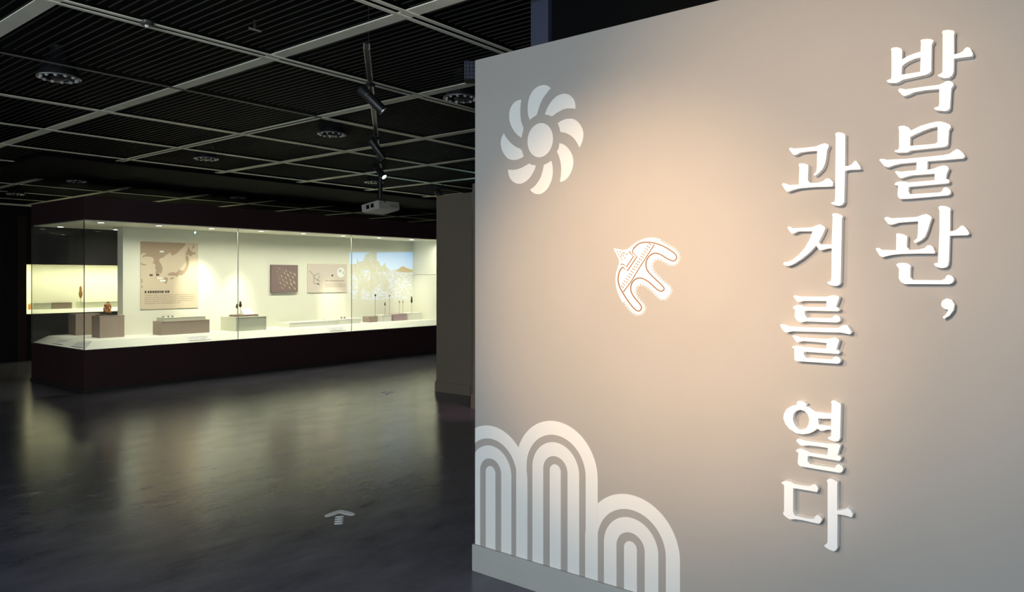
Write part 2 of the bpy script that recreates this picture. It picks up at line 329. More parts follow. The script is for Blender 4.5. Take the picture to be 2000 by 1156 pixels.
LET.append(('과', (1520, 250, 7.2235), 'large white raised Korean syllable 과 at the top of the longer column', [
 [[(150,300),(170,278),(190,278),(220,290),(400,275),(530,258),(600,230),(655,213),(700,230),(718,250),(690,310),(675,430),(660,500),(630,570),(575,630),(520,675),(495,655),(510,640),(535,615),(545,560),(548,320),(420,330),(310,345),(270,368),(235,382),(205,370)]],
 [[(52,800),(65,778),(90,780),(150,803),(290,798),(298,550),(285,520),(300,500),(340,498),(400,510),(425,528),(418,740),(450,775),(560,772),(630,750),(670,715),(710,710),(750,735),(775,765),(770,815),(740,825),(500,832),(290,850),(200,875),(130,900),(95,870)]],
 [[(800,85),(825,62),(870,60),(920,75),(948,95),(945,120),(942,535),(990,535),(1040,510),(1065,475),(1090,458),(1120,485),(1155,540),(1165,575),(1145,585),(1000,590),(942,605),(930,1040),(905,1080),(860,1097),(800,1090),(765,1075),(742,1055),(765,1045),(795,1040),(803,980),(810,110)]]]))
LET.append(('거', (1520, 410, 7.2235), 'large white raised Korean syllable 거 directly below 과 in the longer column', [
 [[(128,250),(145,235),(170,238),(210,258),(470,245),(530,220),(590,202),(640,225),(665,255),(635,330),(570,455),(600,485),(755,485),(768,90),(755,68),(780,45),(830,48),(890,70),(910,90),(898,120),(880,1020),(860,1055),(825,1072),(760,1068),(710,1045),(688,1020),(705,1010),(740,1010),(750,960),(755,540),(690,545),(640,560),(590,570),(565,545),(535,500),(440,600),(330,690),(220,760),(150,790),(95,785),(68,762),(85,735),(130,735),(200,705),(290,630),(370,540),(440,420),(485,300),(270,302),(225,330),(195,335),(165,305)]]]))
LET.append(('를', (1515, 565, 7.2242), 'large white raised Korean syllable 를 in the middle of the longer column', [
 [[(248,100),(260,85),(300,90),(350,100),(710,105),(770,90),(820,82),(880,95),(900,112),(880,165),(850,245),(880,262),(905,285),(880,310),(410,300),(408,345),(435,400),(800,405),(815,375),(850,362),(895,380),(912,410),(903,450),(860,468),(430,452),(345,468),(300,440),(268,390),(275,285),(240,258),(265,232),(310,222),(360,225),(410,245),(715,250),(718,165),(390,162),(330,182),(300,172)]],
 [[(62,500),(90,488),(130,500),(200,522),(500,538),(890,545),(920,520),(960,500),(1010,507),(1045,560),(1072,605),(1045,635),(1000,625),(920,610),(700,605),(500,598),(250,592),(200,598),(150,612),(115,590),(80,545)]],
 [[(235,655),(255,645),(310,660),(370,680),(710,700),(770,692),(840,678),(880,697),(897,720),(880,770),(855,850),(885,862),(905,885),(885,912),(400,880),(395,915),(430,965),(800,990),(815,960),(850,945),(898,967),(918,995),(903,1040),(870,1050),(290,1012),(265,990),(262,830),(230,825),(245,800),(300,795),(400,812),(710,838),(720,758),(560,742),(400,730),(350,738),(300,748),(265,705)]]]))
LET.append(('열', (1520, 770, 7.2267), 'large white raised Korean syllable 열 with a round ring, second from the bottom', [
 [[(258,118),(280,92),(320,92),(370,110),(402,142),(383,168),(440,186),(480,215),(530,246),(750,272),(755,130),(740,108),(770,82),(820,97),(882,134),(883,170),(872,620),(850,660),(800,668),(740,650),(692,615),(715,602),(745,590),(748,500),(690,498),(640,515),(600,515),(575,500),(550,485),(500,525),(430,555),(340,565),(250,548),(160,490),(100,420),(72,340),(80,270),(120,205),(190,165),(270,145)],
  [(205,350),(215,280),(250,235),(310,218),(370,235),(415,280),(436,350),(428,420),(398,472),(350,502),(300,495),(250,455),(218,400)],
  [(562,335),(620,345),(745,345),(748,446),(570,426)]],
 [[(252,648),(280,625),(330,635),(400,655),(700,695),(800,695),(850,702),(880,720),(863,770),(835,860),(868,872),(890,892),(873,935),(850,940),(425,868),(415,880),(415,945),(450,985),(800,1036),(820,998),(860,985),(903,1015),(916,1052),(897,1100),(860,1108),(310,1015),(280,985),(275,960),(285,830),(270,815),(247,795),(265,775),(330,768),(400,794),(460,822),(695,855),(702,758),(560,735),(430,722),(340,728),(310,715),(270,680)]]]))
LET.append(('다', (1515, 920, 7.006), 'large white raised Korean syllable 다 at the very bottom of the longer column', [
 [[(74,158),(100,143),(140,132),(200,142),(260,175),(370,195),(470,204),(500,184),(538,176),(568,205),(580,240),(566,287),(430,263),(240,232),(238,560),(262,608),(425,645),(525,655),(540,618),(575,598),(618,630),(634,660),(612,708),(588,720),(520,706),(360,670),(270,658),(190,660),(140,628),(102,590),(105,560),(115,540),(115,195),(100,180)]],
 [[(697,122),(745,100),(790,113),(846,150),(842,180),(840,535),(885,535),(945,522),(990,503),(1030,540),(1055,590),(1040,632),(960,608),(845,588),(842,1050),(830,1080),(795,1096),(740,1078),(690,1048),(660,1020),(685,1000),(705,990),(710,950),(710,160)]]]))
for ch, (ox, oy, sc), label, polys in LET:
    m = MB()
    for loops in polys:
        m.sheet([trace(l, ox, oy, sc, FACE) for l in loops], (0.030, 0, 0))
    o = m.build('letter', M['letter'])
    tag(o, label, 'letter' if ch != ',' else 'comma')
    if ch == ',': o.name = 'comma'

# ================================================================== WALL PRINTS
def wall_sheet(name, loops, m, parent, out=0.002): return MB().sheet(loops, (out, 0, 0)).build(name, m, parent)
# pinwheel flower
cp = on_x(1056, 275, TX)
fl = thing('flower_print', (TX, cp.y, cp.z), 'pale pinwheel flower print with eight curved petals high on the taupe wall', 'wall print')
XF = TX - 0.002
cen = [(440 + 115 * math.cos(t) + 10 * math.sin(t), 572 - 155 * math.sin(t)) for t in [2 * PI * k / 40 for k in range(40)]]
wall_sheet('flower_centre', [trace(cen, 960, 150, 4.625, XF)], M['vinyl'], fl)
def smooth_loop(pts, keep=0.75):
    """one corner-cutting pass that keeps sharp tips"""
    out = []; n = len(pts)
    for i in range(n):
        a_, b_, c_ = Vector(pts[i - 1]), Vector(pts[i]), Vector(pts[(i + 1) % n])
        if (b_ - a_).angle(c_ - b_) > math.radians(50): out.append(tuple(b_))
        else: out.append(tuple(b_ * keep + a_ * (1 - keep))); out.append(tuple(b_ * keep + c_ * (1 - keep)))
    return out
for pts in [
 [(345,390),(325,330),(328,240),(345,170),(380,115),(420,85),(470,72),(510,80),(535,103),(490,155),(450,215),(420,300),(410,345),(370,368)],
 [(482,340),(500,285),(540,220),(590,170),(650,150),(700,158),(740,195),(758,240),(757,290),(720,283),(660,288),(600,318),(545,358),(515,345)],
 [(597,418),(640,390),(700,375),(750,382),(795,420),(830,485),(830,560),(797,640),(765,580),(725,535),(670,505),(622,498),(612,455)],
 [(612,600),(645,605),(690,640),(730,700),(742,770),(730,840),(700,900),(660,940),(618,950),(630,860),(628,790),(610,715),(590,675),(608,645)],
 [(540,757),(552,800),(555,870),(545,935),(510,1010),(460,1055),(410,1062),(370,1045),(348,1020),(395,985),(440,920),(460,860),(473,795),(510,778)],
 [(342,782),(360,795),(400,800),(390,840),(350,910),(300,955),(250,970),(200,955),(160,910),(147,838),(200,842),(260,828),(310,800)],
 [(110,510),(130,545),(170,595),(220,635),(265,650),(280,680),(290,720),(250,745),(190,755),(140,735),(100,680),(82,620),(85,560)],
 [(270,207),(262,250),(258,330),(265,395),(280,440),(290,465),(270,550),(225,520),(180,455),(158,385),(162,300),(190,245),(230,212)]]:
    wall_sheet('petal', [trace(smooth_loop(pts), 960, 150, 4.625, XF)], M['vinyl'], fl)

# fringed ornament
cp = on_x(1265, 540, TX)
orn = thing('ornament_print', (TX, cp.y, cp.z), 'cream ornament print of a fringed three-lobed cap, centred below the flower', 'wall print')
O = (1180, 440, 5.778)
def resample(pts, step, closed=False):
    P = [Vector(p) for p in pts]
    if closed: P.append(P[0])
    out = [P[0]]; carry = 0.0
    for a_, b_ in zip(P[:-1], P[1:]):
        L = (b_ - a_).length; d = step - carry
        while d <= L: out.append(a_.lerp(b_, d / L)); d += step
        carry = (carry + L) % step
    return out
def soft(pts, closed=True, n=2):
    for _ in range(n):
        out = []; N = len(pts); rng = range(N) if closed else range(N - 1)
        if not closed: out.append(pts[0])
        for i in rng:
            a_, b_ = Vector(pts[i]), Vector(pts[(i + 1) % N]); out += [tuple(a_.lerp(b_, 0.25)), tuple(a_.lerp(b_, 0.75))]
        if not closed: out.append(pts[-1])
        pts = out
    return pts
plain = [(200,860),(150,760),(128,650),(130,560),(150,480),(175,410),(140,330),(105,260),(245,285),(310,230),(400,165),(500,138),(580,140),(640,160)]
fringe = [(640,160),(720,200),(800,245),(850,290),(872,350),(855,410),(815,460),(765,475),(710,455),(650,415),(610,395),(575,405),(555,440),(555,475),(580,520),(650,590),(730,660),(775,690),(785,720),(760,780),(720,830),(680,865),(640,860),(590,820),(540,765),(470,705),(420,680),(385,690),(365,730),(375,780),(420,840),(470,890),(485,920),(470,970),(430,1020),(380,1035),(320,1015),(260,950),(200,860)]
fr = resample(soft(fringe, False, 1), 12.0); teeth = []
for i, p in enumerate(fr):
    a_ = fr[max(0, i - 1)]; b_ = fr[min(len(fr) - 1, i + 1)]; t = (b_ - a_).normalized(); nrm = Vector((-t.y, t.x))   # points inwards
    teeth.append(tuple(p + nrm * (34 if i % 2 else -5)))
wall_sheet('ornament_body', [trace(soft(plain[:8], False, 1)[:-1] + soft(plain[7:], False, 1)[:-1] + teeth[:-1], *O, XF)], M['vinyl'], orn)
def stroke(pts, w, closed=False):
    """a band of width w along the polyline, as one quad per segment"""
    P = [Vector(p) for p in pts]; n = len(P); L, R = [], []
    for i in range(n):
        a_ = P[i - 1] if (closed or i) else P[i]; b_ = P[(i + 1) % n] if (closed or i < n - 1) else P[i]
        t = (b_ - a_).normalized(); q = Vector((-t.y, t.x)) * w / 2; L.append(P[i] + q); R.append(P[i] - q)
    return L, R
lines = MB(); XL = TX - 0.003
def add_stroke(m, pts, w, closed=False):
    L, R = stroke(pts, w, closed); n = len(L)
    for i in range(n if closed else n - 1):
        j = (i + 1) % n
        q = trace([L[i], L[j], R[j], R[i]], *O, XL); m.add(q, [(0, 1, 2, 3)])
contour = [(330,262),(380,210),(440,190),(520,190),(600,208),(680,240),(760,290),(808,328),(820,368),(800,400),(765,402),(700,370),(640,330),(590,312),(540,320),(495,360),(472,410),(470,460),(490,520),(560,590),(640,665),(678,705),(670,737),(635,746),(590,720),(520,650),(450,605),(400,590),(350,605),(310,650),(295,710),(310,770),(360,840),(415,900),(425,938),(390,975),(340,945),(280,870),(220,780),(170,690),(155,620),(160,560),(180,500),(208,472)]
add_stroke(lines, soft(contour, False, 1), 13)
add_stroke(lines, [(208,472),(262,512),(370,352),(315,305),(330,262)], 11)
add_stroke(lines, [(567,215),(480,350),(390,490),(300,640),(215,752)], 10)
add_stroke(lines, [(285,290),(290,310),(330,350),(250,470),(215,440),(185,438)], 10)
lines.build('printed_line', M['tan_line'], orn)
dots = MB()
for k in range(18):
    t = k / 17; cx = 515 * (1 - t) + 205 * t; cy = 215 * (1 - t) + 695 * t
    for d in (-11, 11):
        u, v = cx + d * 0.83, cy + d * 0.5
        dots.add(trace([(u - 9, v - 7), (u + 9, v - 7), (u + 1, v + 9)], *O, XL), [(0, 1, 2)])
for (u, v) in [(150,300),(180,300),(165,330),(195,325),(225,310),(185,360),(215,345),(245,330),(200,390),(232,370),(262,325),(212,315),(190,345)]:
    dots.add(trace([(u - 8, v - 7), (u + 8, v - 7), (u, v + 9)], *O, XL), [(0, 1, 2)])
tag(dots.build('printed_marks', M['tan_line'], orn), kind='stuff')

# cloud arches, concentric bands running down to the skirting
def arch(yc, zc, label, y_max, rr=(0.032, 0.070, 0.135, 0.170, 0.235), off=0.0015):
    r = thing('arch_print', (TX, yc, 0.135), label, 'wall print', None)
    z0 = 0.135; X = TX - off
    def half(rad, s=1, n=40):
        return [(yc + rad * math.cos(PI * k / n), zc + rad * math.sin(PI * k / n)) for k in range(n + 1)]
    def band(name, ro, ri):
        clip = lambda q: (X, min(q[0], y_max), q[1])             # a print ends with the wall
        out = [clip(q) for q in [(yc + ro, z0)] + half(ro) + [(yc - ro, z0)]]
        inn = [clip(q) for q in [(yc + ri, z0)] + half(ri) + [(yc - ri, z0)]] if ri else [(X, min(yc, y_max), q[2]) for q in out]
        m = MB(); n = len(out)
        for k in range(n - 1):
            q = [out[k], out[k + 1], inn[k + 1], inn[k]]
            m.add(q + [(x + off, y, z) for x, y, z in q], [(0, 1, 2, 3), (4, 7, 6, 5), (0, 4, 5, 1), (2, 6, 7, 3)])
        m.build(name, M['vinyl'], r)
    band('outer_band', rr[4], rr[3]); band('inner_band', rr[2], rr[1]); band('centre_stripe', rr[0], None)
arch(2.434, 0.518, 'pale cloud arch print cut off by the wall end, leftmost of three', 2.538, off=0.0010)
arch(2.033, 0.590, 'tallest pale cloud arch print, middle of the three above the skirting', 9, off=0.0020)
arch(1.631, 0.318, 'lowest pale cloud arch print, rightmost of three above the skirting', 9, off=0.0015)

# ================================================================== FLOOR ARROWS
def floor_arrow(c, ang, label):
    """chevron with four dashes below it; local +Y is the pointing direction"""
    R = Matrix.Translation((c.x, c.y, 0.0)) @ Matrix.Rotation(ang, 4, 'Z')
    r = thing('floor_arrow', (c.x, c.y, 0), label, 'floor sticker')
    def rounded(pts): return [tuple((R @ Vector((u, v, 0.002)))) for u, v in soft(pts, True, 2)]
    MB().sheet([rounded([(-0.095,-0.045),(-0.075,-0.055),(-0.03,-0.025),(0,0.02),(0.03,-0.025),(0.075,-0.055),(0.095,-0.045),(0.09,-0.01),(0.03,0.055),(0,0.075),(-0.03,0.055),(-0.09,-0.01)])], (0, 0, -0.002)).build('chevron', M['sticker'], r)
    for k in range(4):
        y = -0.065 - k * 0.043
        MB().sheet([rounded([(-0.026, y - 0.012), (0.026, y - 0.012), (0.026, y + 0.012), (-0.026, y + 0.012)])], (0, 0, -0.002)).build('dash', M['sticker'], r)
cA = on_z(664, 1003, 0); cB = on_z(755, 766, 0)
d = on_z(668, 990, 0) - on_z(662, 1030, 0)
floor_arrow(cA, math.atan2(d.y, d.x) - PI / 2, 'pale floor arrow of a chevron and four dashes, near the camera')
floor_arrow(cB, math.atan2(d.y, d.x) - PI / 2, 'small far floor arrow beside the olive partition wall')

# ================================================================== ISLAND SHOWCASE
X0, X1, FY0, FY1 = 4.04, 10.78, 10.45, 12.30
ZG0, ZG1, ZT = 0.55, 2.25, 2.565
case = thing('island_showcase', (X0, FY0, 0), 'long lit glass island showcase with dark brown base and header', 'showcase')
box('plinth', M['casing'], (X0, FY0, 0.035, X1, FY1, ZG0 - 0.01), case)
box('base_strip', M['rubber'], (X0 - 0.012, FY0 - 0.012, 0, X1, FY1 + 0.012, 0.035), case)
box('header', M['casing'], (X0, FY0, ZG1 + 0.012, X1, FY1, ZT), case)
box('soffit', M['cream'], (X0 + 0.02, FY0 + 0.02, ZG1, X1, FY1 - 0.02, ZG1 + 0.012), case)
i = 0.17
dk = MB()
e = 0.014
vs = [(X0 + e, FY0 + e, ZG0), (X1, FY0 + e, ZG0), (X1, FY1 - e, ZG0), (X0 + e, FY1 - e, ZG0), (X0 + i, FY0 + i, 0.65), (X1, FY0 + i, 0.65), (X1, FY1 - i, 0.65), (X0 + i, FY1 - i, 0.65)]
dk.add(vs, [(0, 1, 5, 4), (1, 2, 6, 5), (2, 3, 7, 6), (3, 0, 4, 7), (4, 5, 6, 7), (3, 2, 1, 0)]).build('deck', M['deck'], case)
bp = box('back_panel', M['cream'], (4.90, 11.30, 0.65, X1, 11.48, ZG1), case)
ew = MB().box(10.72, FY0 + 0.03, 0.65, X1, 11.30, 1.555).box(10.72, FY0 + 0.03, 1.560, X1, 11.30, ZG1).build('end_panel', M['cream'], case)
for xa, xb in ((X0, 6.24), (6.243, 8.435), (8.438, X1)):
    box('front_pane', M['glass'], (xa, FY0, ZG0 - 0.01, xb, FY0 + 0.01, ZG1 + 0.012), case)
    box('rear_pane', M['glass'], (xa, FY1 - 0.01, ZG0 - 0.01, xb, FY1, ZG1 + 0.012), case)
box('end_pane', M['glass'], (X0, FY0 + 0.0105, ZG0 - 0.01, X0 + 0.01, FY1 - 0.0105, ZG1 + 0.012), case)
box('corner_joint', M['rubber'], (X0 - 0.002, FY0 - 0.002, ZG0, X0 + 0.007, FY0 + 0.004, ZG1), case)
box('corner_joint', M['rubber'], (X0 - 0.002, FY1 - 0.004, ZG0, X0 + 0.007, FY1 + 0.002, ZG1), case)
for xj in (6.2415, 8.4365): box('pane_joint', M['joint'], (xj - 0.004, FY0 - 0.001, ZG0, xj + 0.004, FY0 + 0.011, ZG1), case)
for x in CASEX:
    dl = MB().lathe([(0.05, 2.2385), (0.055, 2.2495)], 16, Matrix.Translation((x, 10.575, 0))).build('downlight', M['white_plastic'], case)
    MB().lathe([(0.036, 2.236), (0.036, 2.2384)], 16, Matrix.Translation((x, 10.575, 0))).build('lamp_disc', M['glow'], dl)
    dl = MB().lathe([(0.05, 2.2385), (0.055, 2.2495)], 16, Matrix.Translation((x, 11.95, 0))).build('downlight', M['white_plastic'], case)
    MB().lathe([(0.036, 2.236), (0.036, 2.2384)], 16, Matrix.Translation((x, 11.95, 0))).build('lamp_disc', M['glow'], dl)

# caption plates on the sloped edge of the deck
def rows(m, x0, x1, z, h, place, gap=0.35):
    """a line of print: short blocks of random width"""
    x = x0
    while x < x1 - h * 0.4:
        w = min(h * random.uniform(0.6, 1.0), x1 - x); m.add(place([(x, z), (x + w, z), (x + w, z + h), (x, z + h)]), [(0, 1, 2, 3)])
        x += w + h * (gap if random.random() > 0.25 else gap * 2.6)
def caption(mtx, label):
    r = thing('caption_plate', mtx.translation, label, 'caption plate')
    MB().box(-0.17, -0.055, 0, 0.17, 0.055, 0.004, mtx).build('plate', M['whiteprint'], r)
    m = MB()
    for k in range(4):
        rows(m, -0.15, 0.15 - 0.05 * (k == 3), 0.028 - k * 0.022, 0.012, lambda q: [mtx @ Vector((u, v, 0.0045)) for u, v in q])
    tag(m.build('print', M['ink_grey'], r), kind='stuff')
sl = math.atan2(0.10, 0.156)
def front_slope(x): return Matrix.Translation((x, FY0 + 0.09, ZG0 + 0.053)) @ Matrix.Rotation(sl, 4, 'X')
def side_slope(y): return Matrix.Translation((X0 + 0.09, y, ZG0 + 0.053)) @ Matrix.Rotation(-PI / 2, 4, 'Z') @ Matrix.Rotation(sl, 4, 'X')
caption(front_slope(on_y(388, 656, FY0 + 0.09).x), 'white caption plate on the sloped deck edge below the long taupe block')
caption(front_slope(on_y(657, 645, FY0 + 0.09).x), 'white caption plate on the sloped deck edge below the long pale slab')
caption(side_slope(10.80), 'white caption plate on the end slope of the deck nearest the glass corner')
caption(side_slope(11.45), 'white caption plate on the end slope of the deck, farther from the glass corner')

# display blocks in the case
DZ = 0.65
def block(m, b, label, name='display_block', lip=True):
    x0, y0, x1, y1, h = b[:5]; z = b[5] if len(b) > 5 else DZ
    r = thing(name, ((x0 + x1) / 2, (y0 + y1) / 2, z), label, 'display block')
    box('body', M[m], (x0, y0, z, x1, y1, z + h - 0.012), r, bevel=0.002)
    box('top_board', M[m], (x0 - 0.002, y0 - 0.002, z + h - 0.012, x1 + 0.002, y1 + 0.002, z + h), r, bevel=0.002)
    return z + h
block('plinth_taupe', (4.465, 11.02, 4.80, 11.29, 0.312), 'tall taupe display block carrying the brown carving')
block('plinth_taupe', (4.46, 11.83, 4.80, 12.10, 0.312), 'taupe display block in the rear half of the case, behind the carving')
tC = block('plinth_taupe', (5.26, 10.87, 6.01, 11.14, 0.200), 'long low taupe display block under the map poster')
block('plinth_pale', (5.31, 10.90, 5.96, 11.12, 0.055, tC), 'thin grey-green slab lying on the long taupe block', 'display_slab')
tD = block('plinth_pale', (6.38, 10.74, 6.92, 11.20, 0.222), 'pale green-grey display block with a brown tray on top')
block('plinth_white', (7.44, 10.87, 8.48, 11.18, 0.080), 'long low pale slab under the dark backboard with bronze points')
block('plinth_white', (8.56, 10.92, 9.03, 11.18, 0.090), 'short low pale slab beside the projected picture')
block('plinth_taupe', (9.24, 10.93, 9.45, 11.12, 0.110), 'small brown display block below the projected picture')
block('plinth_white', (9.56, 10.93, 9.80, 11.15, 0.125), 'small cream display block between the brown and mauve blocks')
block('plinth_mauve', (9.86, 10.93, 10.20, 11.15, 0.130), 'mauve display block near the far end of the case')
block('plinth_white', (10.24, 10.93, 10.62, 11.2, 0.140), 'cream display block in the far end corner of the case')

# tray on the pale block
tr = thing('tray', (6.62, 10.94, tD), 'shallow brown tray on the pale green-grey block', 'tray')
box('tray_base', M['tray'], (6.44, 10.82, tD, 6.83, 11.06, tD + 0.022), tr, bevel=0.002)
box('tray_rim', M['tray'], (6.45, 10.83, tD + 0.022, 6.82, 11.05, tD + 0.032), tr, bevel=0.002)
TZ = tD + 0.032
sh = thing('caption_card', (6.70, 10.9, TZ), 'white sloping card standing on the brown tray', 'card')
MB().sheet([[(6.60, 10.86, TZ), (6.60, 10.98, TZ), (6.60, 10.97, TZ + 0.09)]], (0.18, 0, 0)).build('card_body', M['whiteprint'], sh)
def pendant(x, y, z, h, w, m, label, cat='artefact'):
    o = MB().lathe([(w * 0.15, 0), (w * 0.42, h * 0.2), (w * 0.5, h * 0.42), (w * 0.3, h * 0.6), (w * 0.34, h * 0.75), (w * 0.26, h * 0.92), (w * 0.08, h)], 12, Matrix.Translation((x, y, z)) @ Matrix.Scale(0.6, 4, (0, 1, 0))).build('artefact', M[m], None, True)
    return tag(o, label, cat)
def stand(x, y, z, h, label, base=0.02):
    r = thing('rod_stand', (x, y, z), label, 'stand')
    MB().lathe([(base, 0), (base, 0.006), (base * 0.6, 0.009)], 12, Matrix.Translation((x, y, z))).build('foot', M['rod'], r)
    MB().tube((x, y, z + 0.009), (x, y, z + h), 0.0035, None, 6).build('rod', M['rod'], r)
stand(6.51, 10.93, TZ, 0.10, 'thin rod stand at the end of the brown tray away from the card')
pendant(6.51, 10.93, TZ + 0.10, 0.075, 0.05, 'dark_bronze', 'small brown carved piece on a rod at the end of the brown tray')
stand(6.61, 11.0, TZ, 0.11, 'thin rod stand behind the white card on the brown tray')
pendant(6.61, 11.0, TZ + 0.11, 0.105, 0.055, 'dark_bronze', 'taller brown carved piece on a rod behind the white card')
# three tiny finds on the slab
for px, lab in ((319, 'tiny dark find on the grey-green slab, first from the glass corner'), (329, 'tiny pale find on the grey-green slab, between the other two'), (337, 'tiny pale find on the grey-green slab, third from the glass corner')):
    p = on_y(px, 620, 10.98)
    tag(MB().lathe([(0.010, 0), (0.017, 0.008), (0.013, 0.02), (0.003, 0.028)], 10, Matrix.Translation((p.x, 10.98, tC + 0.055))).build('find', M['ink_grey'], None, True), lab, 'artefact')
# finds on the long slabs
for px, y, z, m, lab in ((634, 11.0, 0.73, 'gilt', 'tiny gilt find at the far end of the long low pale slab'), (667, 11.05, 0.74, 'ink_grey', 'tiny grey find at the near end of the short pale slab'), (673, 11.05, 0.74, 'ink_grey', 'tiny grey find at the middle of the short pale slab')):
    p = on_y(px, 620, y); tag(MB().lathe([(0.012, 0), (0.02, 0.01), (0.012, 0.03), (0.003, 0.04)], 10, Matrix.Translation((p.x, y, z))).build('find', M[m], None, True), lab, 'artefact')
# rods below the projected picture
for px, base, ztop, w, h, m, lab in (
    (733, 0.76, on_y(733, 579, 11.02).z, 0.045, 0.05, 'navy', 'small blue-black find on a rod above the small brown block'),
    (752, 0.775, on_y(752, 597, 11.04).z, 0.035, 0.07, 'dark_bronze', 'short brown find on the lowest rod, above the cream block'),
    (761, 0.775, on_y(761, 579, 11.04).z, 0.06, 0.03, 'rod', 'flat brown find on a tall rod above the cream block'),
    (780, 0.78, on_y(780, 592, 11.04).z, 0.03, 0.06, 'rod', 'slimmer brown find on a rod above the mauve block'),
    (787, 0.78, on_y(787, 592, 11.04).z, 0.03, 0.06, 'rod', 'pale brown find on a rod just past the slimmer one'),
    (804, 0.79, on_y(804, 592, 11.04).z, 0.05, 0.14, 'dark_bronze', 'long dark bronze blade on the last rod in the end corner')):
    p = on_y(px, 600, 11.04)
    stand(p.x, 11.04, base, ztop - base, 'thin rod stand holding the ' + lab.split(' on ')[0], 0.018)
    pendant(p.x, 11.04, ztop, h, w, m, lab)

# brown glossy carving of a seated figure with a raised knee, on a black base
cx, cy, cz = 4.60, 11.13, DZ + 0.312
fg = thing('carving', (cx, cy, cz), 'brown glossy carving of a seated figure on a black slab', 'carving')
box('base_slab', M['black_metal'], (cx - 0.13, cy - 0.06, cz, cx + 0.13, cy + 0.06, cz + 0.012), fg, bevel=0.002)
def skin(name, verts, edges, m, parent, sub=2):
    me = bpy.data.meshes.new(name); me.from_pydata([v[:3] for v in verts], edges, []); o = bpy.data.objects.new(name, me); COL.objects.link(o)
    s_ = o.modifiers.new('skin', 'SKIN'); s_.use_smooth_shade = True
    for v, d in zip(verts, me.skin_vertices[0].data): d.radius = (v[3], v[3])
    me.skin_vertices[0].data[0].use_root = True
    sb = o.modifiers.new('sub', 'SUBSURF'); sb.levels = sb.render_levels = sub
    me.materials.append(m); o.parent = parent; o.matrix_parent_inverse = parent.matrix_world.inverted(); return o
b = Vector((cx, cy, cz + 0.012))
V = [(0,0,.03,.045),(.0,0,.075,.042),(.012,0,.115,.04),(.028,0,.145,.022),(.034,-.004,.175,.03),   # pelvis, belly, chest, neck, head
     (-.04,-.03,.04,.026),(-.055,-.045,.095,.02),(-.05,-.05,.035,.018),                              # raised knee
     (.05,-.035,.035,.027),(.02,-.06,.03,.02),                                                       # folded leg
     (-.015,-.02,.135,.018),(-.045,-.03,.11,.013),(-.05,-.045,.135,.012),                            # arm to knee
     (.06,-.015,.12,.017),(.065,-.03,.08,.014),(.03,-.055,.065,.012)]
skin('figure', [(b.x + u * 0.8, b.y + v * 0.8, b.z + w * 1.08, r * 0.78) for u, v, w, r in V], [(0,1),(1,2),(2,3),(3,4),(0,5),(5,6),(6,7),(0,8),(8,9),(2,10),(10,11),(11,12),(2,13),(13,14),(14,15)], M['bronze'], fg)

# ---- boards on the back panel of the case (plane y = 11.30)
BY = 11.30
def board(name, x0, x1, z0, z1, th, m, label, cat):
    r = thing(name, ((x0 + x1) / 2, BY, z0), label, cat)
    box('board', M[m], (x0, BY - th, z0, x1, BY, z1), r, bevel=0.0015); return r
def on_board(pts, y): return [(x, y, z) for x, z in pts]
# map poster
mx0, mx1, mz0, mz1 = 5.15, 6.05, 1.022, 2.043
poster = board('map_poster', mx0, mx1, mz0, mz1, 0.012, 'poster', 'large beige map poster with brown coastlines and small print', 'poster')
def pm(u, v):   # crop coordinates of the poster in the photograph, straightened to its rectangle
    s = (u - 95) / (1010 - 95); t = (v - 92) / (1110 - 92); return (mx0 + s * (mx1 - mx0), mz1 - t * (mz1 - mz0))
def flat(name, polys, m, parent, y, lay=0.0012, kind=None):
    for pts in polys:                                   # each printed patch is a part of its own
        o = MB().sheet([on_board(pts, y - lay)], (0, lay, 0)).build(name, m, parent)
    return o
PYF = BY - 0.012
def pmap(l): return [pm(*p) for p in l]
flat('mainland_print', [pmap([(97,94),(800,96),(790,130),(740,180),(690,225),(650,265),(600,290),(565,290),(560,260),(545,250),(520,270),(480,290),(455,320),(400,340),(375,365),(385,395),(410,430),(430,480),(425,540),(405,575),(380,565),(350,578),(318,570),(330,520),(310,490),(325,440),(300,425),(275,420),(295,380),(290,350),(270,325),(200,318),(150,322),(115,345),(135,300),(175,285),(165,265),(120,270),(97,300)]), pmap([(97,410),(140,432),(180,435),(180,450),(140,455),(97,440)])], M['land'], poster, PYF)
flat('island_print', [pmap([(500,600),(530,565),(580,550),(640,560),(680,530),(690,500),(710,520),(760,520),(790,480),(815,420),(800,350),(800,290),(830,285),(850,330),(855,420),(830,500),(780,570),(740,600),(690,595),(660,625),(620,605),(560,605)]),
                      pmap([(440,650),(480,625),(515,640),(510,680),(490,730),(455,715),(470,680)]), pmap([(540,650),(570,632),(615,632),(605,652),(560,662)]),
                      pmap([(790,275),(830,200),(850,150),(875,200),(920,235),(970,240),(960,270),(910,275),(885,305),(850,280)]), pmap([(905,165),(935,115),(950,140),(925,165),(910,190)]),
                      pmap([(310,640),(330,640),(325,655)]), pmap([(105,650),(125,660),(120,720),(105,715)]), pmap([(105,760),(125,750),(125,790),(105,785)])], M['land'], poster, PYF)
flat('place_tag', [pmap([(228,583),(278,583),(278,610),(228,610)]), pmap([(328,578),(378,578),(378,605),(328,605)])], M['ink'], poster, PYF, 0.002)
flat('pale_place_tag', [pmap([(345,632),(430,632),(430,652),(345,652)]), pmap([(392,668),(480,668),(480,692),(392,692)]), pmap([(385,225),(450,225),(450,250),(385,250)])], M['whiteprint'], poster, PYF, 0.002)
tm = MB()
pl = lambda q: on_board(q, PYF - 0.001)
zt = pm(0, 868)[1]
rows(tm, pm(155, 0)[0], pm(540, 0)[0], zt, 0.036, pl, 0.2)
tag(tm.build('heading_print', M['ink'], poster), kind='stuff')
tm = MB()
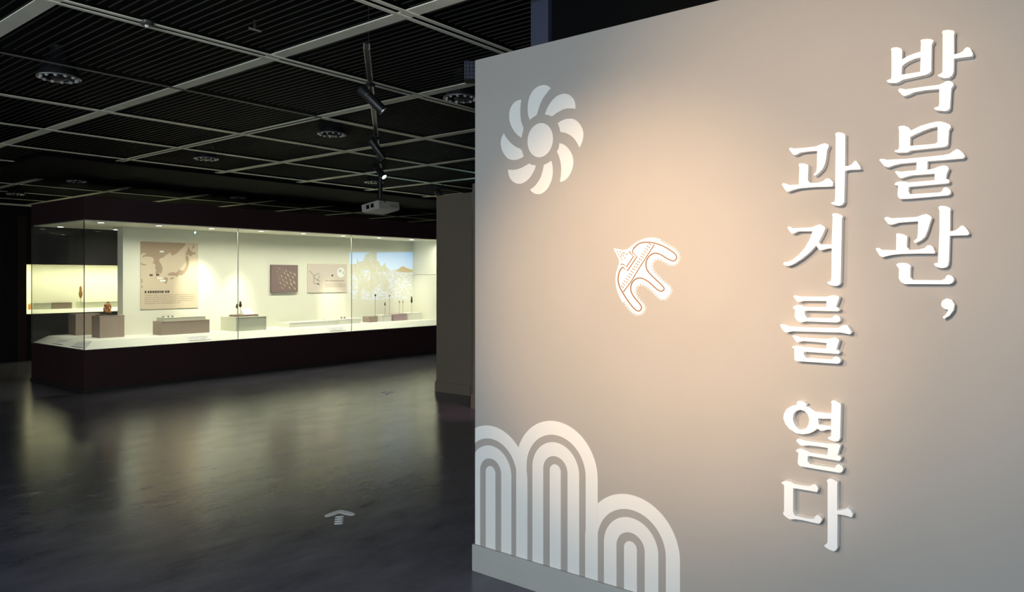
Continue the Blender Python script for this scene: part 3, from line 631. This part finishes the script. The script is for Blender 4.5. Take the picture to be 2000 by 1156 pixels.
for k, (u0, u1) in enumerate(((155, 960), (155, 950), (155, 960), (155, 940), (155, 720))):
    rows(tm, pm(u0, 0)[0], pm(u1, 0)[0], pm(0, 908 + k * 31)[1], 0.015, pl, 0.3)
tag(tm.build('body_print', M['ink_soft'], poster), kind='stuff')

# dark backboard with mounted bronze points
ax0, ax1, az0, az1 = 7.35, 7.886, 1.245, 1.722
bk = board('arrowhead_board', ax0, ax1, az0, az1, 0.045, 'mauvepanel', 'square mauve-brown backboard with rows of slanting pale bronze points', 'display board')
def pa(u, v): s = (u - 150) / 595; t = (v - 200) / 605; return Vector((ax0 + s * (ax1 - ax0), BY - 0.045, az1 - t * (az1 - az0)))
AR = [(255,265,.6),(325,285,.8),(280,340,.7),(405,310,.6),(475,335,.9),(435,385,.9),(350,370,.5),(300,430,.6),(370,450,1),(515,430,1.25),(580,375,1),(665,410,1.3),(625,475,1.1),(465,490,1),(320,505,.8),(405,540,1.1),(565,535,1.1),(655,590,1.4),(345,605,1.1),(490,595,1.2),(590,630,1.4),(440,655,1.1),(385,715,1.1),(550,710,1.1),(665,725,1.2)]
pt = MB(); l_, w_ = 0.034, 0.0085
pt.add([(0, 0, l_), (w_, 0, 0), (0, 0, -l_), (-w_, 0, 0), (0, -0.008, 0.004), (0, 0.004, 0)], [(0, 1, 4), (1, 2, 4), (2, 3, 4), (3, 0, 4), (1, 0, 5), (2, 1, 5), (3, 2, 5), (0, 3, 5)])
ptm = None
for u, v, s in AR:
    if ptm is None:
        o = pt.build('bronze_point', M['gilt'], bk); ptm = o
    else: o = ptm.copy(); COL.objects.link(o); o.parent = bk
    o.matrix_parent_inverse = bk.matrix_world.inverted()
    o.location = pa(u, v) + Vector((0, -0.003, 0)); o.rotation_euler = (0, math.radians(-38), 0); o.scale = (s, 1, s)
# pale panel with drawing, white disc and print
qx0, qx1, qz0, qz1 = 8.115, 9.0, 1.222, 1.752
pn = board('text_panel', qx0, qx1, qz0, qz1, 0.014, 'panel2', 'pale pink panel with a branching drawing and a white disc', 'panel')
def pq(u, v): s = (u - 985) / 880; t = (v - 165) / 660; return (qx0 + s * (qx1 - qx0), qz1 - t * (qz1 - qz0))
QY = BY - 0.014
dr = MB()
for poly in ([(1010,340),(1040,335),(1080,400),(1130,430),(1200,400),(1240,380)], [(1130,430),(1140,500),(1200,540),(1250,560)], [(1110,600),(1160,625),(1220,615)], [(1100,440),(1120,500),(1110,590)], [(1180,550),(1230,470),(1250,430)]):
    P = [Vector(pq(*p)) for p in poly]; L, R = stroke([tuple(p) for p in P], 0.010)
    for k in range(len(L) - 1): dr.add(on_board([L[k], L[k + 1], R[k + 1], R[k]], QY - 0.0008), [(0, 1, 2, 3)])
dr.build('branch_drawing', M['ink_grey'], pn)
flat('dark_figure_print', [[pq(1500,430),pq(1520,405),pq(1545,415),pq(1545,440),pq(1520,455)], [pq(1180,620),pq(1215,600),pq(1245,660),pq(1215,640)]], M['ink'], pn, QY)
flat('disc_print', [[pq(1720 + 85 * math.cos(t), 360 + 115 * math.sin(t)) for t in [2 * PI * k / 28 for k in range(28)]]], M['whiteprint'], pn, QY)
flat('disc_marks', [[pq(u, v), pq(u + 14, v), pq(u + 14, v + 70), pq(u, v + 70)] for u, v in ((1680, 290), (1715, 285), (1765, 330))], M['ink_grey'], pn, QY, 0.002)
tm = MB(); pl = lambda q: on_board(q, QY - 0.001)
rows(tm, pq(1365, 0)[0], pq(1810, 0)[0], pq(0, 570)[1], 0.026, pl, 0.25)
for k in range(3): rows(tm, pq(1365, 0)[0], pq(1830, 0)[0], pq(0, 635 + k * 32)[1], 0.013, pl, 0.3)
tag(tm.build('print', M['ink_soft'], pn), kind='stuff')

# projected picture (the projector's light put into glowing and coloured sheets)
px0, px1 = 9.07, 10.715; pz0, pz1 = 1.06, 2.0
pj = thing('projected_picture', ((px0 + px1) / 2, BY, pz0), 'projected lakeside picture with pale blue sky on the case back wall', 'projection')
def pp(u, v):
    s = (u - 90) / 850; t = (v - (90 - 15 * s)) / (600 + 50 * s); return (px0 + s * (px1 - px0), 1.98 + 0.05 * s - t * (0.885 + 0.125 * s))
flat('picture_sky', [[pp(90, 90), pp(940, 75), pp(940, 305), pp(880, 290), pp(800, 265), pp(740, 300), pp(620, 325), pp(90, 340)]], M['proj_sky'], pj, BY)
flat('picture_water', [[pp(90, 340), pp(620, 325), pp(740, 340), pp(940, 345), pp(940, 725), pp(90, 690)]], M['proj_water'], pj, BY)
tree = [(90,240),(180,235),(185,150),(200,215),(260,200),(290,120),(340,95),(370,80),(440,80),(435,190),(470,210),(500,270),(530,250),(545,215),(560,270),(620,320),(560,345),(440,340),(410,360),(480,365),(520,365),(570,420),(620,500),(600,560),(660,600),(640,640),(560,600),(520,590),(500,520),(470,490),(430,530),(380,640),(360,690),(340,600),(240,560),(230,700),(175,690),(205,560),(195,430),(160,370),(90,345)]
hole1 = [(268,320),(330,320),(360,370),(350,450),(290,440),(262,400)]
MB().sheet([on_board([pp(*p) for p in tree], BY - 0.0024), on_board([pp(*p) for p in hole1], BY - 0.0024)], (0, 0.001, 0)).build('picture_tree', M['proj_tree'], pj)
flat('picture_hill', [[pp(700,330),pp(740,300),pp(770,275),pp(800,263),pp(840,285),pp(890,305),pp(938,310),pp(938,345),pp(820,348)]], M['land'], pj, BY, 0.0016)
bpy.data.objects['picture_hill'].data.materials[0] = mat('projected_hill', (0.70, 0.58, 0.38), 0.7, spec=0.2)

# ================================================================== WALL SHOWCASE in the far wall
wc = thing('wall_showcase', (NX0, Y1, NZ0), 'low glowing wall showcase set into the far black wall, behind the island case', 'showcase')
ND = 0.55
box('lining_back', M['cream'], (NX0, Y1 + ND, NZ0, NX1, Y1 + ND + 0.03, NZ1), wc)
box('lining_end', M['cream'], (NX0 - 0.02, Y1 + 0.1, NZ0, NX0, Y1 + ND, NZ1), wc); box('lining_end', M['cream'], (NX1, Y1 + 0.1, NZ0, NX1 + 0.02, Y1 + ND, NZ1), wc)
box('lining_top', M['cream'], (NX0, Y1 + 0.1, NZ1, NX1, Y1 + ND, NZ1 + 0.02), wc)
box('shelf', M['deck'], (NX0, Y1 + 0.1, NZ0 - 0.02, NX1, Y1 + ND, NZ0), wc)
st = MB().add([(NX0, Y1 + 0.12, NZ0), (NX1, Y1 + 0.12, NZ0), (NX1, Y1 + 0.22, NZ0 + 0.07), (NX0, Y1 + 0.22, NZ0 + 0.07), (NX0, Y1 + ND, NZ0 + 0.07), (NX1, Y1 + ND, NZ0 + 0.07), (NX0, Y1 + ND, NZ0), (NX1, Y1 + ND, NZ0)], [(0, 1, 2, 3), (3, 2, 5, 4), (0, 3, 4, 6), (1, 7, 5, 2), (0, 6, 7, 1), (4, 5, 7, 6)]).build('stepped_deck', M['deck'], wc)
box('front_glass', M['glass'], (NX0, Y1 + 0.03, NZ0, NX1, Y1 + 0.038, NZ1), wc)
fz = NZ0 + 0.07
def far_x(px): return on_y(px, 560, Y1 + 0.32).x
block('plinth_pale', (far_x(64), Y1 + 0.28, far_x(99), Y1 + 0.48, 0.12, fz), 'pale green block in the far wall showcase, beside its brown block')
block('plinth_taupe', (far_x(100), Y1 + 0.28, far_x(139), Y1 + 0.48, 0.12, fz), 'brown block inside the far wall showcase')
block('plinth_pale', (far_x(155), Y1 + 0.28, far_x(300), Y1 + 0.48, 0.12, fz), 'long pale green block in the far wall showcase, behind the glass corner')
stand(far_x(160), Y1 + 0.38, fz + 0.12, 0.07, 'short rod stand in the far wall showcase')
pendant(far_x(160), Y1 + 0.38, fz + 0.19, 0.24, 0.075, 'bronze', 'brown ornament standing in the far wall showcase')
pb = thing('orange_card', (far_x(56), Y1 + 0.35, fz), 'small orange card at the end of the far wall showcase', 'card')
box('card_face', mat('orange_card', (0.75, 0.33, 0.10), 0.6), (far_x(54.5), Y1 + 0.30, fz, far_x(59.5), Y1 + 0.31, fz + 0.10), pb)
box('card_foot', M['whiteprint'], (far_x(54.5), Y1 + 0.31, fz, far_x(59.5), Y1 + 0.35, fz + 0.008), pb)

# ================================================================== CEILING FITTINGS
def ceiling_lamp(c, label):
    r = thing('ceiling_lamp', (c.x, c.y, 2.79), label, 'ceiling lamp', 'round lamps in the slatted ceiling')
    T = Matrix.Translation((c.x, c.y, 2.785))
    MB().lathe([(0.118, 0.0), (0.112, 0.03), (0.085, 0.11), (0.05, 0.15), (0.048, 0.2)], 28, T, False).build('reflector', M['black_metal'], r, True)
    rg = MB().torus(0.122, 0.006, 36, 8, T).build('rim', M['speck'], r, True)
    bd = MB()
    for k in range(12):
        a_ = 2 * PI * k / 12; q = T @ Matrix.Translation((0.104 * math.cos(a_), 0.104 * math.sin(a_), -0.004))
        bd.lathe([(0.004, -0.010), (0.012, -0.004), (0.012, 0.006), (0.004, 0.010)], 8, q)
    bd.build('reflector_facets', M['chrome'], r, True)
    MB().lathe([(0.03, -0.014), (0.05, -0.004), (0.05, 0.0)], 20, T).build('lamp_cap', M['track'], r, True)
    return r
for px, py, lab in ((115, 152, 'largest chromed round ceiling lamp, left of the broad pale beam'), (648, 262, 'round ceiling lamp just left of the three black spotlights'), (403, 310, 'round ceiling lamp halfway to the island case, left of centre'),
                    (730, 356, 'small far round ceiling lamp directly above the white projector'), (465, 386, 'tiny far round ceiling lamp over the island case header'), (150, 354, 'tiny far round ceiling lamp above the end of the island case'), (30, 379, 'farthest round ceiling lamp, beside the far wall trim'), (900, 192, 'round ceiling lamp half hidden behind the edge of the title wall')):
    ceiling_lamp(on_z(px, py, 2.785), lab)
c = on_z(287, 50, 2.80)
sd = thing('smoke_detector', (c.x, c.y, 2.80), 'tiny round detector beside the double ceiling rail', 'detector')
MB().lathe([(0.026, 0), (0.034, 0.01), (0.034, 0.022)], 18, Matrix.Translation((c.x, c.y, 2.80))).build('detector_body', M['track'], sd, True)
MB().lathe([(0.008, -0.01), (0.012, 0)], 12, Matrix.Translation((c.x, c.y, 2.80))).build('detector_tip', M['chrome'], sd, True)
c = on_z(498, 58, 2.80); d2 = (on_z(512, 62, 2.80) - on_z(484, 54, 2.80)).normalized()
sp = thing('sprinkler_head', (c.x, c.y, 2.80), 'small pale metal sprinkler bar in the ceiling slats', 'sprinkler')
MB().tube(c - d2 * 0.035, c + d2 * 0.035, 0.006, None, 10).build('bar', M['speck'], sp)
MB().lathe([(0.009, 0.004), (0.009, 0.05)], 10, Matrix.Translation(c)).build('pipe', M['black_metal'], sp)
# mesh speaker by the wall top
c = on_z(920, 132, 2.78)
sk = thing('ceiling_speaker', (c.x, c.y, 2.70), 'dark blue mesh box under the ceiling at the corner of the title wall', 'speaker')
T = Matrix.Translation((c.x + 0.03, c.y, 0)) @ Matrix.Rotation(HEAD - PI / 2, 4, 'Z')
MB().box(-0.06, -0.05, 2.70, 0.06, 0.05, 2.815, T).build('speaker_box', M['black_metal'], sk, bevel=0.006)
mg = MB()
for k in range(5): mg.box(-0.058, -0.056, 2.709 + k * 0.023, 0.058, -0.05, 2.717 + k * 0.023, T)
for k in range(6): mg.box(-0.058 + k * 0.0218, -0.057, 2.705, -0.051 + k * 0.0218, -0.05, 2.81, T)
mg.build('mesh_front', M['navy'], sk)

# track with three spotlights
tz = 2.76
A = on_z(716, 97, tz); B = on_z(743, 338, tz)
td = (B - A).normalized()
trk = thing('lighting_track', A, 'dark metal lighting track running away under the slatted ceiling', 'lighting track')
tm_ = Matrix.Translation(A) @ td.to_track_quat('X', 'Z').to_matrix().to_4x4()
Ln = (B - A).length
def tb(x0, y0, z0, x1, y1, z1): return MB().box(x0, y0, z0, x1, y1, z1, tm_)
tb(0, -0.018, 0.0, Ln, -0.012, 0.035).box(0, 0.012, 0.0, Ln, 0.018, 0.035, tm_).build('track_flange', M['speck'], trk)
tb(0, -0.012, 0.008, Ln, 0.012, 0.035).build('track_channel', M['black_metal'], trk)
for k in (0.08, 0.5, 0.92): MB().tube(A + td * (Ln * k) + Vector((0, 0, 0.035)), A + td * (Ln * k) + Vector((0, 0, 0.39)), 0.005, None, 8).build('track_hanger', M['black_metal'], trk)
def spotlight(p, dvec, label, ln=0.21, r=0.033, on=True, up=None):
    """p = pivot just under the track; barrel centred below it along dvec"""
    s = thing('spotlight', p, label, 'spotlight'); d_ = Vector(dvec).normalized()
    box('adaptor', M['black_metal'], (p.x - 0.022, p.y - 0.022, p.z - 0.02, p.x + 0.022, p.y + 0.022, p.z), s)
    MB().tube(p - Vector((0, 0, 0.02)), p - Vector((0, 0, 0.085)), 0.008, None, 10).build('stem', M['black_metal'], s)
    c_ = p - Vector((0, 0, 0.095)); st_, en = c_ - d_ * ln * 0.45, c_ + d_ * ln * 0.55
    mt = Matrix.Translation(st_) @ d_.to_track_quat('Z', 'Y').to_matrix().to_4x4()
    MB().lathe([(r * 0.75, 0), (r, 0.012), (r, ln), (r * 0.86, ln), (r * 0.80, ln - 0.012)], 24, mt).build('barrel', M['black_metal'], s, True)
    MB().lathe([(r * 0.79, ln - 0.0115), (r * 0.79, ln - 0.008)], 20, mt).build('lamp_face', M['glow'] if on else M['lens'], s)
    MB().lathe([(r * 1.01, ln * 0.30), (r * 1.01, ln * 0.33)], 24, mt).build('cooling_ring', M['track'], s)
    return en, d_
DV = RT * 0.62 - Vector((0, 0, 0.62)) + FW * 0.10
DV3 = RT * 0.50 - Vector((0, 0, 0.60)) - FW * 0.38
for px, py, dv, lab in ((722, 163, DV, 'nearest of three black cylinder spotlights on the ceiling track'), (733, 268, RT * 0.55 - Vector((0, 0, 0.8)) + FW * 0.25, 'middle black cylinder spotlight on the ceiling track, unlit face turned away'), (740, 316, DV3, 'farthest black cylinder spotlight on the track, with a bright round face')):
    q = on_z(px, py, tz); k = (q - A).dot(td); q = A + td * k
    spotlight(q, dv, lab)
# short track and spotlight over the partition
A2 = on_z(850, 366, 2.74); B2 = on_z(926, 381, 2.74); t2 = (B2 - A2).normalized()
tr2 = thing('lighting_track', A2, 'short black lighting track over the olive partition wall', 'lighting track')
m2 = Matrix.Translation(A2) @ t2.to_track_quat('X', 'Z').to_matrix().to_4x4()
MB().box(0, -0.02, 0, (B2 - A2).length + 0.4, 0.02, 0.035, m2).build('track_bar', M['black_metal'], tr2)
for k in (0.2, 0.8): MB().tube(A2 + t2 * k + Vector((0, 0, 0.03)), A2 + t2 * k + Vector((0, 0, 0.41)), 0.006, None, 8).build('track_hanger', M['black_metal'], tr2)
spotlight(A2 + t2 * 0.12, RT * 0.6 - Vector((0, 0, 0.75)) + FW * 0.1, 'black spotlight hanging over the top of the olive partition', 0.20, 0.04, False)

# projector
pc = EYE + ray(744, 409) * 9.4
prj = thing('projector', pc, 'white ceiling projector on a black pole in front of the island case', 'projector')
PM = Matrix.Translation(pc) @ Matrix.Rotation(math.radians(4), 4, 'Z') @ Matrix.Rotation(math.radians(-9), 4, 'X')
MB().box(-0.19, -0.15, -0.025, 0.19, 0.15, 0.075, PM).build('projector_body', M['white_plastic'], prj, bevel=0.012)
MB().box(-0.175, -0.135, -0.029, 0.175, 0.135, -0.024, PM).build('bottom_cover', mat('lit_projector_cover', (0.85, 0.85, 0.78), 0.5), prj)  # light on the underside put into a paler colour than the body
pt_ = MB()
for yy in (-0.07, 0.01): pt_.box(-0.1935, yy, 0.0, -0.189, yy + 0.05, 0.05, PM)
pt_.build('side_ports', M['lens'], prj)
vt = MB()
for k in range(6): vt.box(0.02 + k * 0.024, -0.154, 0.0, 0.032 + k * 0.024, -0.149, 0.045, PM)
tag(vt.build('vent_slots', M['ink_soft'], prj), kind='stuff')
MB().lathe([(0.045, 0), (0.045, 0.03), (0.038, 0.03)], 20, PM @ Matrix.Translation((0.08, 0.148, 0.025)) @ Matrix.Rotation(-PI / 2, 4, 'X')).build('lens_barrel', M['lens'], prj, True)
pk = PM @ Vector((0, 0, 0.075))
MB().lathe([(0.07, -0.01), (0.07, 0.012), (0.035, 0.03)], 14, Matrix.Translation(pk)).build('mount_bracket', M['speck'], prj)
MB().tube(pk + Vector((0, 0, 0.03)), (pk.x, pk.y, 3.15), 0.028, None, 14).build('pole', M['black_metal'], prj)
cb = [PM @ Vector((-0.05, 0.0, 0.16)), PM @ Vector((-0.09, -0.05, 0.12)), PM @ Vector((-0.10, -0.13, 0.10)), PM @ Vector((-0.07, -0.153, 0.05))]
cm = MB()
for a_, b_ in zip(cb[:-1], cb[1:]): cm.tube(a_, b_, 0.008, None, 8)
cm.build('cable', M['black_metal'], prj)
